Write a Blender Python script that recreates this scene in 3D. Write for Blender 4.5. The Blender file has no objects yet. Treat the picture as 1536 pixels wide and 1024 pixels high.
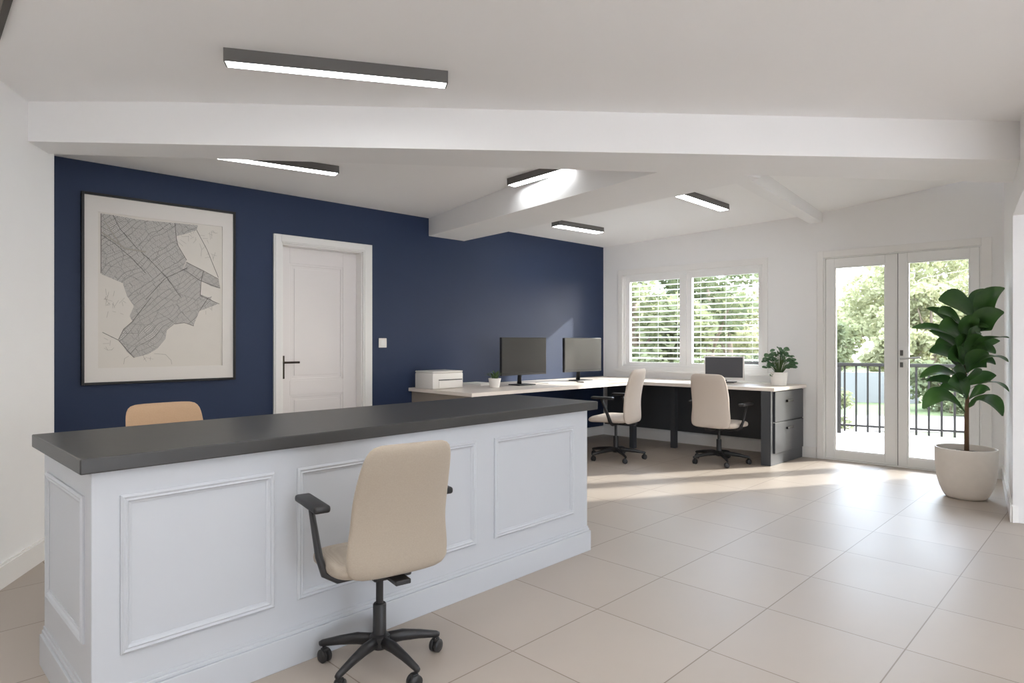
import bpy, bmesh, math, random
from mathutils import Matrix, Vector
random.seed(7)
PI = math.pi
SC = bpy.context.scene
COL = SC.collection
CAMH = 1.25

# ------------------------------------------------------------------ materials
def lin(c):
    c = c / 255.0
    return c / 12.92 if c <= 0.04045 else ((c + 0.055) / 1.055) ** 2.4
def rgb(r, g, b): return (lin(r), lin(g), lin(b), 1.0)

def new_mat(name):
    m = bpy.data.materials.new(name); m.use_nodes = True
    nt = m.node_tree; nt.nodes.clear()
    out = nt.nodes.new('ShaderNodeOutputMaterial')
    return m, nt, out
def node(nt, typ, **kw):
    n = nt.nodes.new(typ)
    for k, v in kw.items():
        if k in n.inputs: n.inputs[k].default_value = v
        else: setattr(n, k, v)
    return n

def plain(name, col, rough=0.5, metal=0.0, var=0.04, scale=6.0, bump=0.0, bscale=200.0, spec=0.5, coat=0.0):
    """principled with a faint procedural mottling of the colour and an optional fine bump"""
    m, nt, out = new_mat(name)
    p = node(nt, 'ShaderNodeBsdfPrincipled', Roughness=rough, Metallic=metal)
    p.inputs['Specular IOR Level'].default_value = spec
    p.inputs['Coat Weight'].default_value = coat
    tc = node(nt, 'ShaderNodeTexCoord')
    nz = node(nt, 'ShaderNodeTexNoise', Scale=scale, Detail=4.0)
    nt.links.new(tc.outputs['Object'], nz.inputs['Vector'])
    mx = node(nt, 'ShaderNodeMix', data_type='RGBA')
    a = [max(0, c * (1 - var)) for c in col[:3]] + [1]
    b = [min(1, c * (1 + var)) for c in col[:3]] + [1]
    mx.inputs[6].default_value = a; mx.inputs[7].default_value = b
    nt.links.new(nz.outputs['Fac'], mx.inputs[0])
    nt.links.new(mx.outputs[2], p.inputs['Base Color'])
    if bump > 0:
        nb = node(nt, 'ShaderNodeTexNoise', Scale=bscale, Detail=3.0)
        nt.links.new(tc.outputs['Object'], nb.inputs['Vector'])
        bp = node(nt, 'ShaderNodeBump', Strength=bump, Distance=0.002)
        nt.links.new(nb.outputs['Fac'], bp.inputs['Height'])
        nt.links.new(bp.outputs['Normal'], p.inputs['Normal'])
    nt.links.new(p.outputs[0], out.inputs[0])
    return m

def fabric(name, c1, c2):
    m, nt, out = new_mat(name)
    p = node(nt, 'ShaderNodeBsdfPrincipled', Roughness=0.9)
    p.inputs['Specular IOR Level'].default_value = 0.2
    p.inputs['Sheen Weight'].default_value = 0.15
    tc = node(nt, 'ShaderNodeTexCoord')
    nz = node(nt, 'ShaderNodeTexNoise', Scale=220.0, Detail=2.0)
    w1 = node(nt, 'ShaderNodeTexWave', Scale=150.0, Distortion=1.5); w1.bands_direction = 'X'
    w2 = node(nt, 'ShaderNodeTexWave', Scale=150.0, Distortion=1.5); w2.bands_direction = 'Z'
    for n in (nz, w1, w2): nt.links.new(tc.outputs['Object'], n.inputs['Vector'])
    ad = node(nt, 'ShaderNodeMath', operation='ADD')
    nt.links.new(w1.outputs['Fac'], ad.inputs[0]); nt.links.new(w2.outputs['Fac'], ad.inputs[1])
    av = node(nt, 'ShaderNodeMath', operation='MULTIPLY_ADD'); av.inputs[1].default_value = 0.25
    nt.links.new(ad.outputs[0], av.inputs[0]); 
    hf = node(nt, 'ShaderNodeMath', operation='MULTIPLY'); hf.inputs[1].default_value = 0.5
    nt.links.new(nz.outputs['Fac'], hf.inputs[0]); nt.links.new(hf.outputs[0], av.inputs[2])
    mx = node(nt, 'ShaderNodeMix', data_type='RGBA')
    mx.inputs[6].default_value = c1; mx.inputs[7].default_value = c2
    nt.links.new(av.outputs[0], mx.inputs[0]); nt.links.new(mx.outputs[2], p.inputs['Base Color'])
    bp = node(nt, 'ShaderNodeBump', Strength=0.25, Distance=0.001)
    nt.links.new(av.outputs[0], bp.inputs['Height']); nt.links.new(bp.outputs['Normal'], p.inputs['Normal'])
    nt.links.new(p.outputs[0], out.inputs[0])
    return m

def tile_mat(name, c1, c2, grout, size, rot, origin, mortar=0.0026, rough=0.3, mott=0.08):
    m, nt, out = new_mat(name)
    p = node(nt, 'ShaderNodeBsdfPrincipled', Roughness=rough)
    p.inputs['Specular IOR Level'].default_value = 0.4
    tc = node(nt, 'ShaderNodeTexCoord')
    sub = node(nt, 'ShaderNodeVectorMath', operation='SUBTRACT'); sub.inputs[1].default_value = (origin[0], origin[1], 0)
    nt.links.new(tc.outputs['Object'], sub.inputs[0])
    rt = node(nt, 'ShaderNodeVectorRotate', rotation_type='Z_AXIS'); rt.inputs['Angle'].default_value = -rot
    nt.links.new(sub.outputs[0], rt.inputs['Vector'])
    br = node(nt, 'ShaderNodeTexBrick', offset=0.0, squash=1.0)
    br.inputs['Scale'].default_value = 1.0; br.inputs['Mortar Size'].default_value = mortar
    br.inputs['Mortar Smooth'].default_value = 0.1; br.inputs['Bias'].default_value = 0.0
    br.inputs['Brick Width'].default_value = size; br.inputs['Row Height'].default_value = size
    br.inputs['Color1'].default_value = c1; br.inputs['Color2'].default_value = c2; br.inputs['Mortar'].default_value = grout
    nt.links.new(rt.outputs[0], br.inputs['Vector'])
    nz = node(nt, 'ShaderNodeTexNoise', Scale=1.7, Detail=6.0, Roughness=0.6)
    nt.links.new(tc.outputs['Object'], nz.inputs['Vector'])
    mr = node(nt, 'ShaderNodeMapRange'); mr.inputs['To Min'].default_value = 1 - mott; mr.inputs['To Max'].default_value = 1 + mott
    nt.links.new(nz.outputs['Fac'], mr.inputs['Value'])
    sc = node(nt, 'ShaderNodeVectorMath', operation='SCALE')
    nt.links.new(br.outputs['Color'], sc.inputs[0]); nt.links.new(mr.outputs[0], sc.inputs['Scale'])
    nt.links.new(sc.outputs[0], p.inputs['Base Color'])
    rr = node(nt, 'ShaderNodeMapRange'); rr.inputs['To Min'].default_value = rough - 0.05; rr.inputs['To Max'].default_value = rough + 0.07
    nt.links.new(nz.outputs['Fac'], rr.inputs['Value']); nt.links.new(rr.outputs[0], p.inputs['Roughness'])
    bp = node(nt, 'ShaderNodeBump', Strength=0.3, Distance=0.002, invert=True)
    nt.links.new(br.outputs['Fac'], bp.inputs['Height']); nt.links.new(bp.outputs['Normal'], p.inputs['Normal'])
    nt.links.new(p.outputs[0], out.inputs[0])
    return m

def glass_mat(name):
    m, nt, out = new_mat(name)
    tr = node(nt, 'ShaderNodeBsdfTransparent'); tr.inputs[0].default_value = (0.96, 0.98, 0.98, 1)
    gl = node(nt, 'ShaderNodeBsdfGlossy', Roughness=0.02)
    fr = node(nt, 'ShaderNodeFresnel', IOR=1.35)
    mx = node(nt, 'ShaderNodeMixShader')
    nt.links.new(fr.outputs[0], mx.inputs[0]); nt.links.new(tr.outputs[0], mx.inputs[1]); nt.links.new(gl.outputs[0], mx.inputs[2])
    nt.links.new(mx.outputs[0], out.inputs[0])
    return m

def leaf_mat(name, c1, c2, rough=0.45, trans=0.35, scale=3.0, spec=0.5):
    m, nt, out = new_mat(name)
    p = node(nt, 'ShaderNodeBsdfPrincipled', Roughness=rough)
    p.inputs['Specular IOR Level'].default_value = spec
    t = node(nt, 'ShaderNodeBsdfTranslucent')
    tc = node(nt, 'ShaderNodeTexCoord')
    nz = node(nt, 'ShaderNodeTexNoise', Scale=scale, Detail=3.0)
    nt.links.new(tc.outputs['Object'], nz.inputs['Vector'])
    cr = node(nt, 'ShaderNodeMapRange'); cr.inputs['From Min'].default_value = 0.3; cr.inputs['From Max'].default_value = 0.7
    nt.links.new(nz.outputs['Fac'], cr.inputs['Value'])
    mx = node(nt, 'ShaderNodeMix', data_type='RGBA')
    mx.inputs[6].default_value = c1; mx.inputs[7].default_value = c2
    nt.links.new(cr.outputs[0], mx.inputs[0])
    nt.links.new(mx.outputs[2], p.inputs['Base Color']); nt.links.new(mx.outputs[2], t.inputs['Color'])
    ms = node(nt, 'ShaderNodeMixShader'); ms.inputs[0].default_value = trans
    nt.links.new(p.outputs[0], ms.inputs[1]); nt.links.new(t.outputs[0], ms.inputs[2])
    nt.links.new(ms.outputs[0], out.inputs[0])
    return m

def emit_mat(name, col, strength):
    m, nt, out = new_mat(name)
    e = node(nt, 'ShaderNodeEmission', Color=col, Strength=strength)
    nt.links.new(e.outputs[0], out.inputs[0])
    return m

def street_mat(name):
    """dense street plan: small blocks bounded by thin dark lines, two grids turned against each other"""
    m, nt, out = new_mat(name)
    p = node(nt, 'ShaderNodeBsdfPrincipled', Roughness=0.7)
    tc = node(nt, 'ShaderNodeTexCoord')
    def lines(scale, width, ang, feature='DISTANCE_TO_EDGE', rnd=0.75):
        rt = node(nt, 'ShaderNodeVectorRotate', rotation_type='Y_AXIS'); rt.inputs['Angle'].default_value = ang
        nt.links.new(tc.outputs['Object'], rt.inputs['Vector'])
        v = node(nt, 'ShaderNodeTexVoronoi', feature=feature, voronoi_dimensions='2D', Scale=scale, Randomness=rnd)
        sp = node(nt, 'ShaderNodeSeparateXYZ'); cb_ = node(nt, 'ShaderNodeCombineXYZ')
        nt.links.new(rt.outputs[0], sp.inputs[0]); nt.links.new(sp.outputs['X'], cb_.inputs['X']); nt.links.new(sp.outputs['Z'], cb_.inputs['Y'])
        nt.links.new(cb_.outputs[0], v.inputs['Vector'])
        c = node(nt, 'ShaderNodeMath', operation='LESS_THAN'); c.inputs[1].default_value = width
        nt.links.new(v.outputs['Distance'], c.inputs[0])
        return c.outputs[0]
    nzd = node(nt, 'ShaderNodeTexNoise', Scale=5.0, Detail=1.0); nt.links.new(tc.outputs['Object'], nzd.inputs['Vector'])
    def grid(bw, rh, mortar, ang, warp):
        wv = node(nt, 'ShaderNodeVectorMath', operation='MULTIPLY_ADD'); wv.inputs[1].default_value = (warp, warp, warp)
        nt.links.new(nzd.outputs['Color'], wv.inputs[0]); nt.links.new(tc.outputs['Object'], wv.inputs[2])
        rt = node(nt, 'ShaderNodeVectorRotate', rotation_type='Y_AXIS'); rt.inputs['Angle'].default_value = ang
        nt.links.new(wv.outputs[0], rt.inputs['Vector'])
        sp = node(nt, 'ShaderNodeSeparateXYZ'); cb_ = node(nt, 'ShaderNodeCombineXYZ')
        nt.links.new(rt.outputs[0], sp.inputs[0]); nt.links.new(sp.outputs['X'], cb_.inputs['X']); nt.links.new(sp.outputs['Z'], cb_.inputs['Y'])
        br = node(nt, 'ShaderNodeTexBrick', offset=0.37, offset_frequency=2, squash=0.7, squash_frequency=3)
        br.inputs['Scale'].default_value = 1.0; br.inputs['Brick Width'].default_value = bw; br.inputs['Row Height'].default_value = rh
        br.inputs['Mortar Size'].default_value = mortar; br.inputs['Mortar Smooth'].default_value = 0.0
        nt.links.new(cb_.outputs[0], br.inputs['Vector'])
        return br.outputs['Fac']
    a = grid(0.017, 0.0085, 0.0015, 0.72, 0.09); b = grid(0.075, 0.032, 0.0011, 0.72, 0.09); c = lines(9, 0.006, 0.7, rnd=0.8)
    s1 = node(nt, 'ShaderNodeMath', operation='MULTIPLY'); s1.inputs[1].default_value = 0.5; nt.links.new(a, s1.inputs[0])
    s2 = node(nt, 'ShaderNodeMath', operation='MULTIPLY'); s2.inputs[1].default_value = 0.75; nt.links.new(b, s2.inputs[0])
    mx1 = node(nt, 'ShaderNodeMath', operation='MAXIMUM'); nt.links.new(s1.outputs[0], mx1.inputs[0]); nt.links.new(s2.outputs[0], mx1.inputs[1])
    mx2 = node(nt, 'ShaderNodeMath', operation='MAXIMUM'); nt.links.new(mx1.outputs[0], mx2.inputs[0]); nt.links.new(c, mx2.inputs[1])
    cm = node(nt, 'ShaderNodeMix', data_type='RGBA')
    cm.inputs[6].default_value = rgb(206, 202, 196); cm.inputs[7].default_value = rgb(86, 82, 80)
    nt.links.new(mx2.outputs[0], cm.inputs[0]); nt.links.new(cm.outputs[2], p.inputs['Base Color'])
    nt.links.new(p.outputs[0], out.inputs[0])
    return m

M = {}
M['white_wall'] = plain('white wall paint', rgb(241, 240, 239), 0.75, var=0.012, bump=0.03, bscale=350)
M['white_ceil'] = plain('white ceiling paint', rgb(246, 245, 244), 0.85, var=0.012, scale=2)
M['blue_wall'] = plain('navy wall paint', rgb(37, 52, 82), 0.55, spec=0.4, var=0.04, bump=0.04, bscale=300)
M['trim'] = plain('white satin trim', rgb(238, 236, 233), 0.4, var=0.01)
M['door_white'] = plain('white door enamel', rgb(236, 231, 229), 0.4, var=0.01)
M['pvc'] = plain('white window frame', rgb(240, 239, 237), 0.35, var=0.01)
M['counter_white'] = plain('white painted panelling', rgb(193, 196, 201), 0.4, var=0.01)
M['counter_top'] = plain('charcoal stone', rgb(58, 57, 56), 0.38, var=0.12, scale=14, bump=0.05, bscale=120)
M['floor'] = tile_mat('greige porcelain tile', rgb(179, 168, 157), rgb(173, 162, 151), rgb(132, 118, 105), 0.565, math.radians(45.5), (0.795, 3.37), rough=0.42)
M['terrace'] = tile_mat('pale terrace stone', rgb(116, 108, 103), rgb(110, 102, 97), rgb(92, 85, 80), 0.6, math.radians(-41), (4, 8), rough=0.6)
M['glass'] = glass_mat('clear glazing')
M['black_metal'] = plain('black metal', rgb(36, 35, 35), 0.4, metal=0.3)
M['black_plastic'] = plain('black plastic', rgb(38, 37, 38), 0.45, bump=0.05, bscale=300)
M['bronze'] = plain('dark bronze', rgb(66, 58, 50), 0.35, metal=0.8)
M['steel'] = plain('brushed steel', rgb(190, 190, 190), 0.3, metal=0.9)
M['grey_metal'] = plain('grey aluminium', rgb(104, 102, 100), 0.5, metal=0.1)
M['led'] = emit_mat('led diffuser', (0.96, 0.98, 1.0, 1), 7.5)
M['tan'] = fabric('tan woven fabric', rgb(156, 144, 130), rgb(182, 170, 155))
M['cream'] = fabric('cream woven fabric', rgb(196, 183, 170), rgb(222, 210, 198))
M['orange_tan'] = fabric('warm tan woven fabric', rgb(186, 152, 120), rgb(212, 180, 148))
M['desk_top'] = plain('pale limed wood', rgb(232, 222, 212), 0.35, var=0.03, scale=9)
M['desk_dark'] = plain('charcoal cabinet lacquer', rgb(66, 68, 72), 0.4, var=0.03)
M['taupe'] = plain('taupe board', rgb(150, 140, 130), 0.5)
M['screen'] = plain('dark matte screen', rgb(64, 63, 62), 0.28, var=0.02)
M['screen_grey'] = plain('slate grey screen', rgb(78, 78, 82), 0.4, var=0.02)
M['silver'] = plain('silver plastic', rgb(176, 172, 168), 0.35, metal=0.3)
M['white_plastic'] = plain('white plastic', rgb(236, 232, 226), 0.35, var=0.01)
M['paper'] = plain('white paper', rgb(240, 238, 234), 0.8, var=0.01)
M['mat_board'] = plain('off white mount board', rgb(228, 223, 217), 0.8, var=0.01)
M['print_paper'] = plain('cream map paper', rgb(222, 216, 207), 0.75, var=0.03, scale=8)
M['ink'] = plain('grey map ink', rgb(96, 92, 88), 0.7)
M['ink_soft'] = plain('faint map ink', rgb(168, 162, 152), 0.7)
M['street'] = street_mat('street plan')
M['pot_stone'] = plain('pale stoneware', rgb(226, 217, 206), 0.6, var=0.05, scale=20, bump=0.15, bscale=90)
M['pot_white'] = plain('white ceramic', rgb(240, 236, 230), 0.35, var=0.01)
M['soil'] = plain('dark soil', rgb(62, 50, 42), 0.95, var=0.4, scale=60, bump=0.8, bscale=80)
M['stem'] = plain('brown stem', rgb(112, 86, 62), 0.8, var=0.2, scale=30)
M['ficus'] = leaf_mat('glossy dark leaf', rgb(44, 80, 40), rgb(76, 114, 56), rough=0.3, trans=0.12, scale=4)
M['peperomia'] = leaf_mat('grey green leaf', rgb(62, 98, 66), rgb(104, 138, 100), rough=0.45, trans=0.2, scale=30)
M['grassy'] = leaf_mat('small green blade', rgb(62, 88, 52), rgb(104, 128, 78), rough=0.5, trans=0.2, scale=30)
M['tree_a'] = leaf_mat('yellow green tree leaf', rgb(134, 134, 100), rgb(156, 154, 120), rough=0.7, trans=0.45, scale=0.9, spec=0.2)
M['tree_b'] = leaf_mat('mid green tree leaf', rgb(112, 117, 86), rgb(138, 141, 108), rough=0.7, trans=0.45, scale=0.9, spec=0.2)
M['tree_c'] = leaf_mat('dark green tree leaf', rgb(90, 97, 70), rgb(116, 121, 90), rough=0.7, trans=0.4, scale=0.9, spec=0.2)
M['bark'] = plain('grey brown bark', rgb(116, 100, 84), 0.9, var=0.3, scale=12, bump=0.6, bscale=40)
M['lawn'] = plain('mown lawn', rgb(84, 94, 58), 0.95, var=0.25, scale=3, bump=0.5, bscale=60)
M['paving'] = plain('light concrete paving', rgb(226, 222, 216), 0.9, var=0.06, scale=3)
M['road'] = plain('pale gravel', rgb(118, 111, 106), 0.95, var=0.1, scale=4, bump=0.4, bscale=80)
M['garden_wall'] = plain('pale render', rgb(122, 121, 119), 0.9, var=0.05, scale=5)
M['rail'] = plain('dark grey painted steel', rgb(46, 44, 42), 0.8, spec=0.1)
M['slat'] = plain('white blind slat', rgb(240, 240, 238), 0.5, var=0.01)

# ------------------------------------------------------------------ mesh helpers
def F(x, y, ang, z=0.0): return Matrix.Translation((x, y, z)) @ Matrix.Rotation(ang, 4, 'Z')

class MB:
    def __init__(s): s.bm = bmesh.new(); s.mi = 0
    def _new(s, vs, fs, T=None):
        bv = [s.bm.verts.new(T @ Vector(v) if T else v) for v in vs]
        out = []
        for f in fs:
            try:
                fc = s.bm.faces.new([bv[i] for i in f]); fc.material_index = s.mi; out.append(fc)
            except ValueError: pass
        return out
    def box(s, x0, x1, y0, y1, z0, z1, T=None, bev=0.0, seg=2):
        vs = [(x, y, z) for z in (z0, z1) for y in (y0, y1) for x in (x0, x1)]
        fs = [(0, 2, 3, 1), (4, 5, 7, 6), (0, 1, 5, 4), (2, 6, 7, 3), (0, 4, 6, 2), (1, 3, 7, 5)]
        fc = s._new(vs, fs, T)
        if bev > 0:
            ed = list({e for f in fc for e in f.edges})
            bmesh.ops.bevel(s.bm, geom=ed, offset=bev, segments=seg, affect='EDGES', profile=0.5, material=-1)
    def prism(s, pts, z0, z1, T=None, bev=0.0):
        """pts: xy polygon; z0/z1 number or list per vertex"""
        n = len(pts)
        a = z0 if isinstance(z0, (list, tuple)) else [z0] * n
        b = z1 if isinstance(z1, (list, tuple)) else [z1] * n
        area = sum(pts[i][0] * pts[(i + 1) % n][1] - pts[(i + 1) % n][0] * pts[i][1] for i in range(n))
        idx = list(range(n)) if area > 0 else list(range(n))[::-1]
        vs = [(pts[i][0], pts[i][1], a[i]) for i in idx] + [(pts[i][0], pts[i][1], b[i]) for i in idx]
        fs = [tuple(range(n))[::-1], tuple(range(n, 2 * n))]
        fs += [(i, (i + 1) % n, n + (i + 1) % n, n + i) for i in range(n)]
        fc = s._new(vs, fs, T)
        if bev > 0:
            ed = list({e for f in fc for e in f.edges})
            bmesh.ops.bevel(s.bm, geom=ed, offset=bev, segments=2, affect='EDGES', profile=0.5, material=-1)
    def rings(s, rings, cap=True, T=None, closed=True):
        n = len(rings[0]); vs = [v for r in rings for v in r]; fs = []
        for i in range(len(rings) - 1):
            for j in range(n if closed else n - 1):
                k = (j + 1) % n
                fs.append((i * n + j, i * n + k, (i + 1) * n + k, (i + 1) * n + j))
        if cap:
            fs.append(tuple(range(n))[::-1]); fs.append(tuple(range((len(rings) - 1) * n, len(rings) * n)))
        s._new(vs, fs, T)
    def tube(s, pts, r, seg=10, T=None, sq=None):
        pts = [Vector(p) for p in pts]; rs = r if isinstance(r, (list, tuple)) else [r] * len(pts)
        rings = []; up = None
        for i, p in enumerate(pts):
            t = (pts[min(i + 1, len(pts) - 1)] - pts[max(i - 1, 0)]).normalized()
            if up is None:
                up = Vector((0, 0, 1)) if abs(t.z) < 0.9 else Vector((1, 0, 0))
            a = t.cross(up).normalized(); b = a.cross(t).normalized(); up = b
            kx, ky = sq if sq else (1, 1)
            rings.append([p + a * (math.cos(2 * PI * j / seg) * rs[i] * kx) + b * (math.sin(2 * PI * j / seg) * rs[i] * ky) for j in range(seg)])
        s.rings(rings, True, T)
    def lathe(s, prof, seg=32, T=None, cap=True):
        rings = [[(r * math.cos(2 * PI * j / seg), r * math.sin(2 * PI * j / seg), z) for j in range(seg)] for r, z in prof]
        s.rings(rings, cap, T)
    def build(s, name, mats, parent=None, smooth=False, bevel=0.0, sub=0, T=None):
        bmesh.ops.recalc_face_normals(s.bm, faces=s.bm.faces[:])
        me = bpy.data.meshes.new(name); s.bm.to_mesh(me); s.bm.free()
        for m in (mats if isinstance(mats, (list, tuple)) else [mats]): me.materials.append(m)
        if smooth:
            for p in me.polygons: p.use_smooth = True
        o = bpy.data.objects.new(name, me); COL.objects.link(o)
        if parent is not None: o.parent = parent
        if T is not None: o.matrix_local = T
        if bevel > 0:
            b = o.modifiers.new('edge', 'BEVEL'); b.width = bevel; b.segments = 2; b.limit_method = 'ANGLE'; b.angle_limit = math.radians(40)
        if sub:
            b = o.modifiers.new('sub', 'SUBSURF'); b.levels = sub; b.render_levels = sub
        if smooth == 'angle':
            me.set_sharp_from_angle(angle=math.radians(40))
        return o

def tag(o, label=None, cat=None, group=None, kind=None):
    if label: o['label'] = label
    if cat: o['category'] = cat
    if group: o['group'] = group
    if kind: o['kind'] = kind
    return o
def thing(name, T, label, cat, group=None, kind=None):
    o = bpy.data.objects.new(name, None); COL.objects.link(o)
    o.empty_display_size = 0.1; o.matrix_local = T
    return tag(o, label, cat, group, kind)
def struct(name, mb, mat, label, cat, T=None, **kw):
    return tag(mb.build(name, mat, T=T, **kw), label, cat, None, 'structure')

# ------------------------------------------------------------------ plan of the place
C0 = Vector((1.245, 8.63)); BD = Vector((0.721, 0.693)); BN = Vector((0.693, -0.721))
WD = Vector((0.751, -0.66))
A_BLUE = math.atan2(0.693, 0.721); A_WIN = math.atan2(-0.66, 0.751)
TB = F(C0.x, C0.y, A_BLUE)          # local x along the navy wall to the right, local y into the wall
TW = F(C0.x, C0.y, A_WIN)           # the same for the window wall, x = 0 at the corner
WALL_LEN = 4.319                    # window wall length
R0 = C0 + WD * WALL_LEN; R1 = Vector((3.48, 4.40)); R2 = Vector((3.084, 3.845)); R3 = Vector((2.90, 3.58))
K = Vector((-2.735, 3.783)); L2 = Vector((-2.58, 3.13)); L3 = Vector((-2.58, -2.6))
BL = C0 - BD * 6.72
def ceil_z(x, y):
    s = (x - C0.x) * BN.x + (y - C0.y) * BN.y
    return 2.54 + 0.034 * s if s < 2.7 else 2.632 + 0.1 * (s - 2.7)

# floor
m = MB(); m.prism([(-4.6, -3), (6.4, -3), (6.4, 4.3), R1 + Vector((0.1, 0)), R0 + Vector((.1, 0.02)), C0 + Vector((0.03, .14)), BL + Vector((-0.4, .3)), (-4.6, 3)], -0.12, 0.0)
struct('floor', m, M['floor'], 'large square greige floor tiles across the whole office', 'floor')

# navy wall with door opening
H = 3.1
DO0, DO1, DOH = -4.508, -3.716, 2.11
def wall_boxes(m, x0, x1, th, holes, h=H):
    """wall in local x, holes = (xa, xb, za, zb) sorted"""
    x = x0
    for xa, xb, za, zb in holes:
        m.box(x, xa, 0, th, -0.05, h)
        if za > 0.01: m.box(xa, xb, 0, th, -0.05, za)
        m.box(xa, xb, 0, th, zb, h)
        x = xb
    m.box(x, x1, 0, th, -0.05, h)
m = MB(); wall_boxes(m, -6.9, 0.0, 0.2, [(DO0, DO1, 0, DOH)])
struct('wall_back', m, M['blue_wall'], 'navy blue painted accent wall behind the framed map', 'wall', TB)
# window wall
WX0, WX1, WZ0, WZ1 = 0.30, 2.15, 0.93, 2.14
PX0, PX1, PZ1 = 2.78, 4.16, 2.155
m = MB(); wall_boxes(m, 0.0, WALL_LEN + 0.25, 0.2, [(WX0, WX1, WZ0, WZ1), (PX0, PX1, 0, PZ1)])
struct('wall_far', m, M['white_wall'], 'white wall holding the slatted window and the glazed doors', 'wall', TW)

def wall_seg(m, a, b, th, z0, z1, side=1):
    d = (b - a).normalized(); n = Vector((-d.y, d.x)) * side * th
    m.prism([a, b, b + n, a + n], z0, z1)
m = MB()
wall_seg(m, L3, L2, 0.18, -0.05, H, 1); wall_seg(m, L2, K, 0.18, -0.05, H, 1)
wall_seg(m, K, BL, 0.18, -0.05, H, 1)
struct('wall_left', m, M['white_wall'], 'plain white wall at the near left behind the counter end', 'wall')
m = MB()
wall_seg(m, R1, R0, 0.2, -0.05, H, -1)
m.prism([R1, (6.3, 4.2), (6.3, 4.45), R1 + Vector((0.19, 0.12))], -0.05, H)
wall_seg(m, Vector((6.3, 4.45)), Vector((6.3, -2.6)), 0.2, -0.05, H, 1)
# header over the opening that runs on towards the near end of the room
for a, b in ((R1, R2), (R2, R3), (R3, Vector((3.3, -2.6)))): wall_seg(m, a, b, 0.16, 2.13, H, 1)
struct('wall_right', m, M['white_wall'], 'white wall beside the large potted plant with header over side opening', 'wall')
# near wall behind the viewer, glazed nearly all the way across
m = MB()
TN = F(6.4, -2.6, PI)
wall_boxes(m, 0.0, 9.1, 0.2, [(0.4, 3.4, 0.05, 2.1)])
for x in (0.4, 1.87, 3.34): m.box(x, x + 0.06, 0.05, 0.12, 0.05, 2.1)
struct('wall_near', m, M['white_wall'], 'white wall at the near end with wide glazing', 'wall', TN)

# ceilings
m = MB(); m.prism([(-4.6, -3), (6.5, -3), (6.5, 4.5), R1 + Vector((.2, .1)), (3.3, 4.2), (-2.6, 3.6), (-4.6, 3.6)], 2.59, 2.85)
struct('ceiling_near', m, M['white_ceil'], 'smooth white ceiling of the near bay above the counter', 'ceiling')
m = MB()
def P2(s, t): return C0 + BN * s - BD * t         # s out from navy wall, t towards the near left
def slab(s0, s1, t0, t1, ta=None, tb=None):
    p = [P2(s0, t0), P2(s1, t1), P2(s1, ta), P2(s0, tb)]
    z = [ceil_z(q.x, q.y) for q in p]
    m.prism(p, z, [3.15] * 4)
slab(-0.15, 2.7, -0.2, -0.25, 7.5, 7.5)
slab(2.7, 5.2, -0.25, -0.35, 4.5, 7.5)
struct('ceiling_far', m, M['white_ceil'], 'white ceiling of the far bays rising gently from the navy wall', 'ceiling')

# beams
m = MB()
fl, fr, rr, rl = Vector((-2.665, 3.4875)), Vector((3.084, 3.845)), Vector((3.42, 4.392)), Vector((-2.69, 3.722))
fx = (fr - fl).normalized(); rx = (rr - rl).normalized()
m.prism([fl - fx * 0.15, fr + fx * 0.1, rr + rx * 0.1, rl - rx * 0.15], 2.355, 2.9)
struct('ceiling_beam_front', m, M['white_wall'], 'long boxed white ceiling beam crossing the room from wall to wall', 'beam')
m = MB()
a, b = Vector((-0.868, 6.6)), Vector((1.007, 4.04)); c, d = Vector((-0.517, 6.92)), Vector((1.60, 4.36))
ad = (b - a).normalized(); cd = (d - c).normalized()
m.prism([a - ad * 0.06, b + ad * 0.12, d + cd * 0.12, c - cd * 0.06], 2.3555, 2.9)
struct('ceiling_beam_side', m, M['white_wall'], 'boxed white beam running from navy wall to the long beam', 'beam')
m = MB()
e0 = Vector((3.235, 6.885)); e1 = Vector((1.75, 5.05)); ed = (e1 - e0).normalized(); en = Vector((ed.y, -ed.x))
if en.x < 0: en = -en
m.prism([e0 - ed * 0.03, e1 + ed * 0.35, e1 + ed * 0.35 + en * 0.13, e0 - ed * 0.03 + en * 0.13], 2.535, 2.95)
struct('ceiling_beam_rib', m, M['white_wall'], 'slim white ceiling rib ending at the wall between window and glazed doors', 'beam')

# baseboards
def board(m, x0, x1, T=None, h=0.115, y=-0.016):
    m.box(x0, x1, y, 0, 0.0, h - 0.012, T); m.box(x0, x1, y + 0.006, 0, h - 0.012, h, T)
m = MB(); board(m, -6.7, DO0 - 0.08); board(m, DO1 + 0.1, -0.001)
struct('baseboard_back', m, M['trim'], 'white baseboard along the navy wall', 'baseboard', TB)
m = MB(); board(m, 0.001, PX0 - 0.06); board(m, PX1 + 0.08, WALL_LEN)
struct('baseboard_far', m, M['trim'], 'white baseboard below the slatted window', 'baseboard', TW)
def seg_T(a, b): d = b - a; return F(a.x, a.y, math.atan2(d.y, d.x)), d.length
m = MB()
T, l = seg_T(L2, K); board(m, 0, l, T, 0.125); T, l = seg_T(L3, L2); board(m, 0, l, T, 0.125)
struct('baseboard_left', m, M['trim'], 'white baseboard on the near left wall', 'baseboard')
m = MB()
T, l = seg_T(R0, R1); board(m, 0, l + 0.012, T, 0.125); T, l = seg_T(R1, Vector((6.3, 4.2))); board(m, -0.012, l, T, 0.125)
struct('baseboard_right', m, M['trim'], 'white baseboard turning the corner beside the big planter', 'baseboard')

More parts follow.
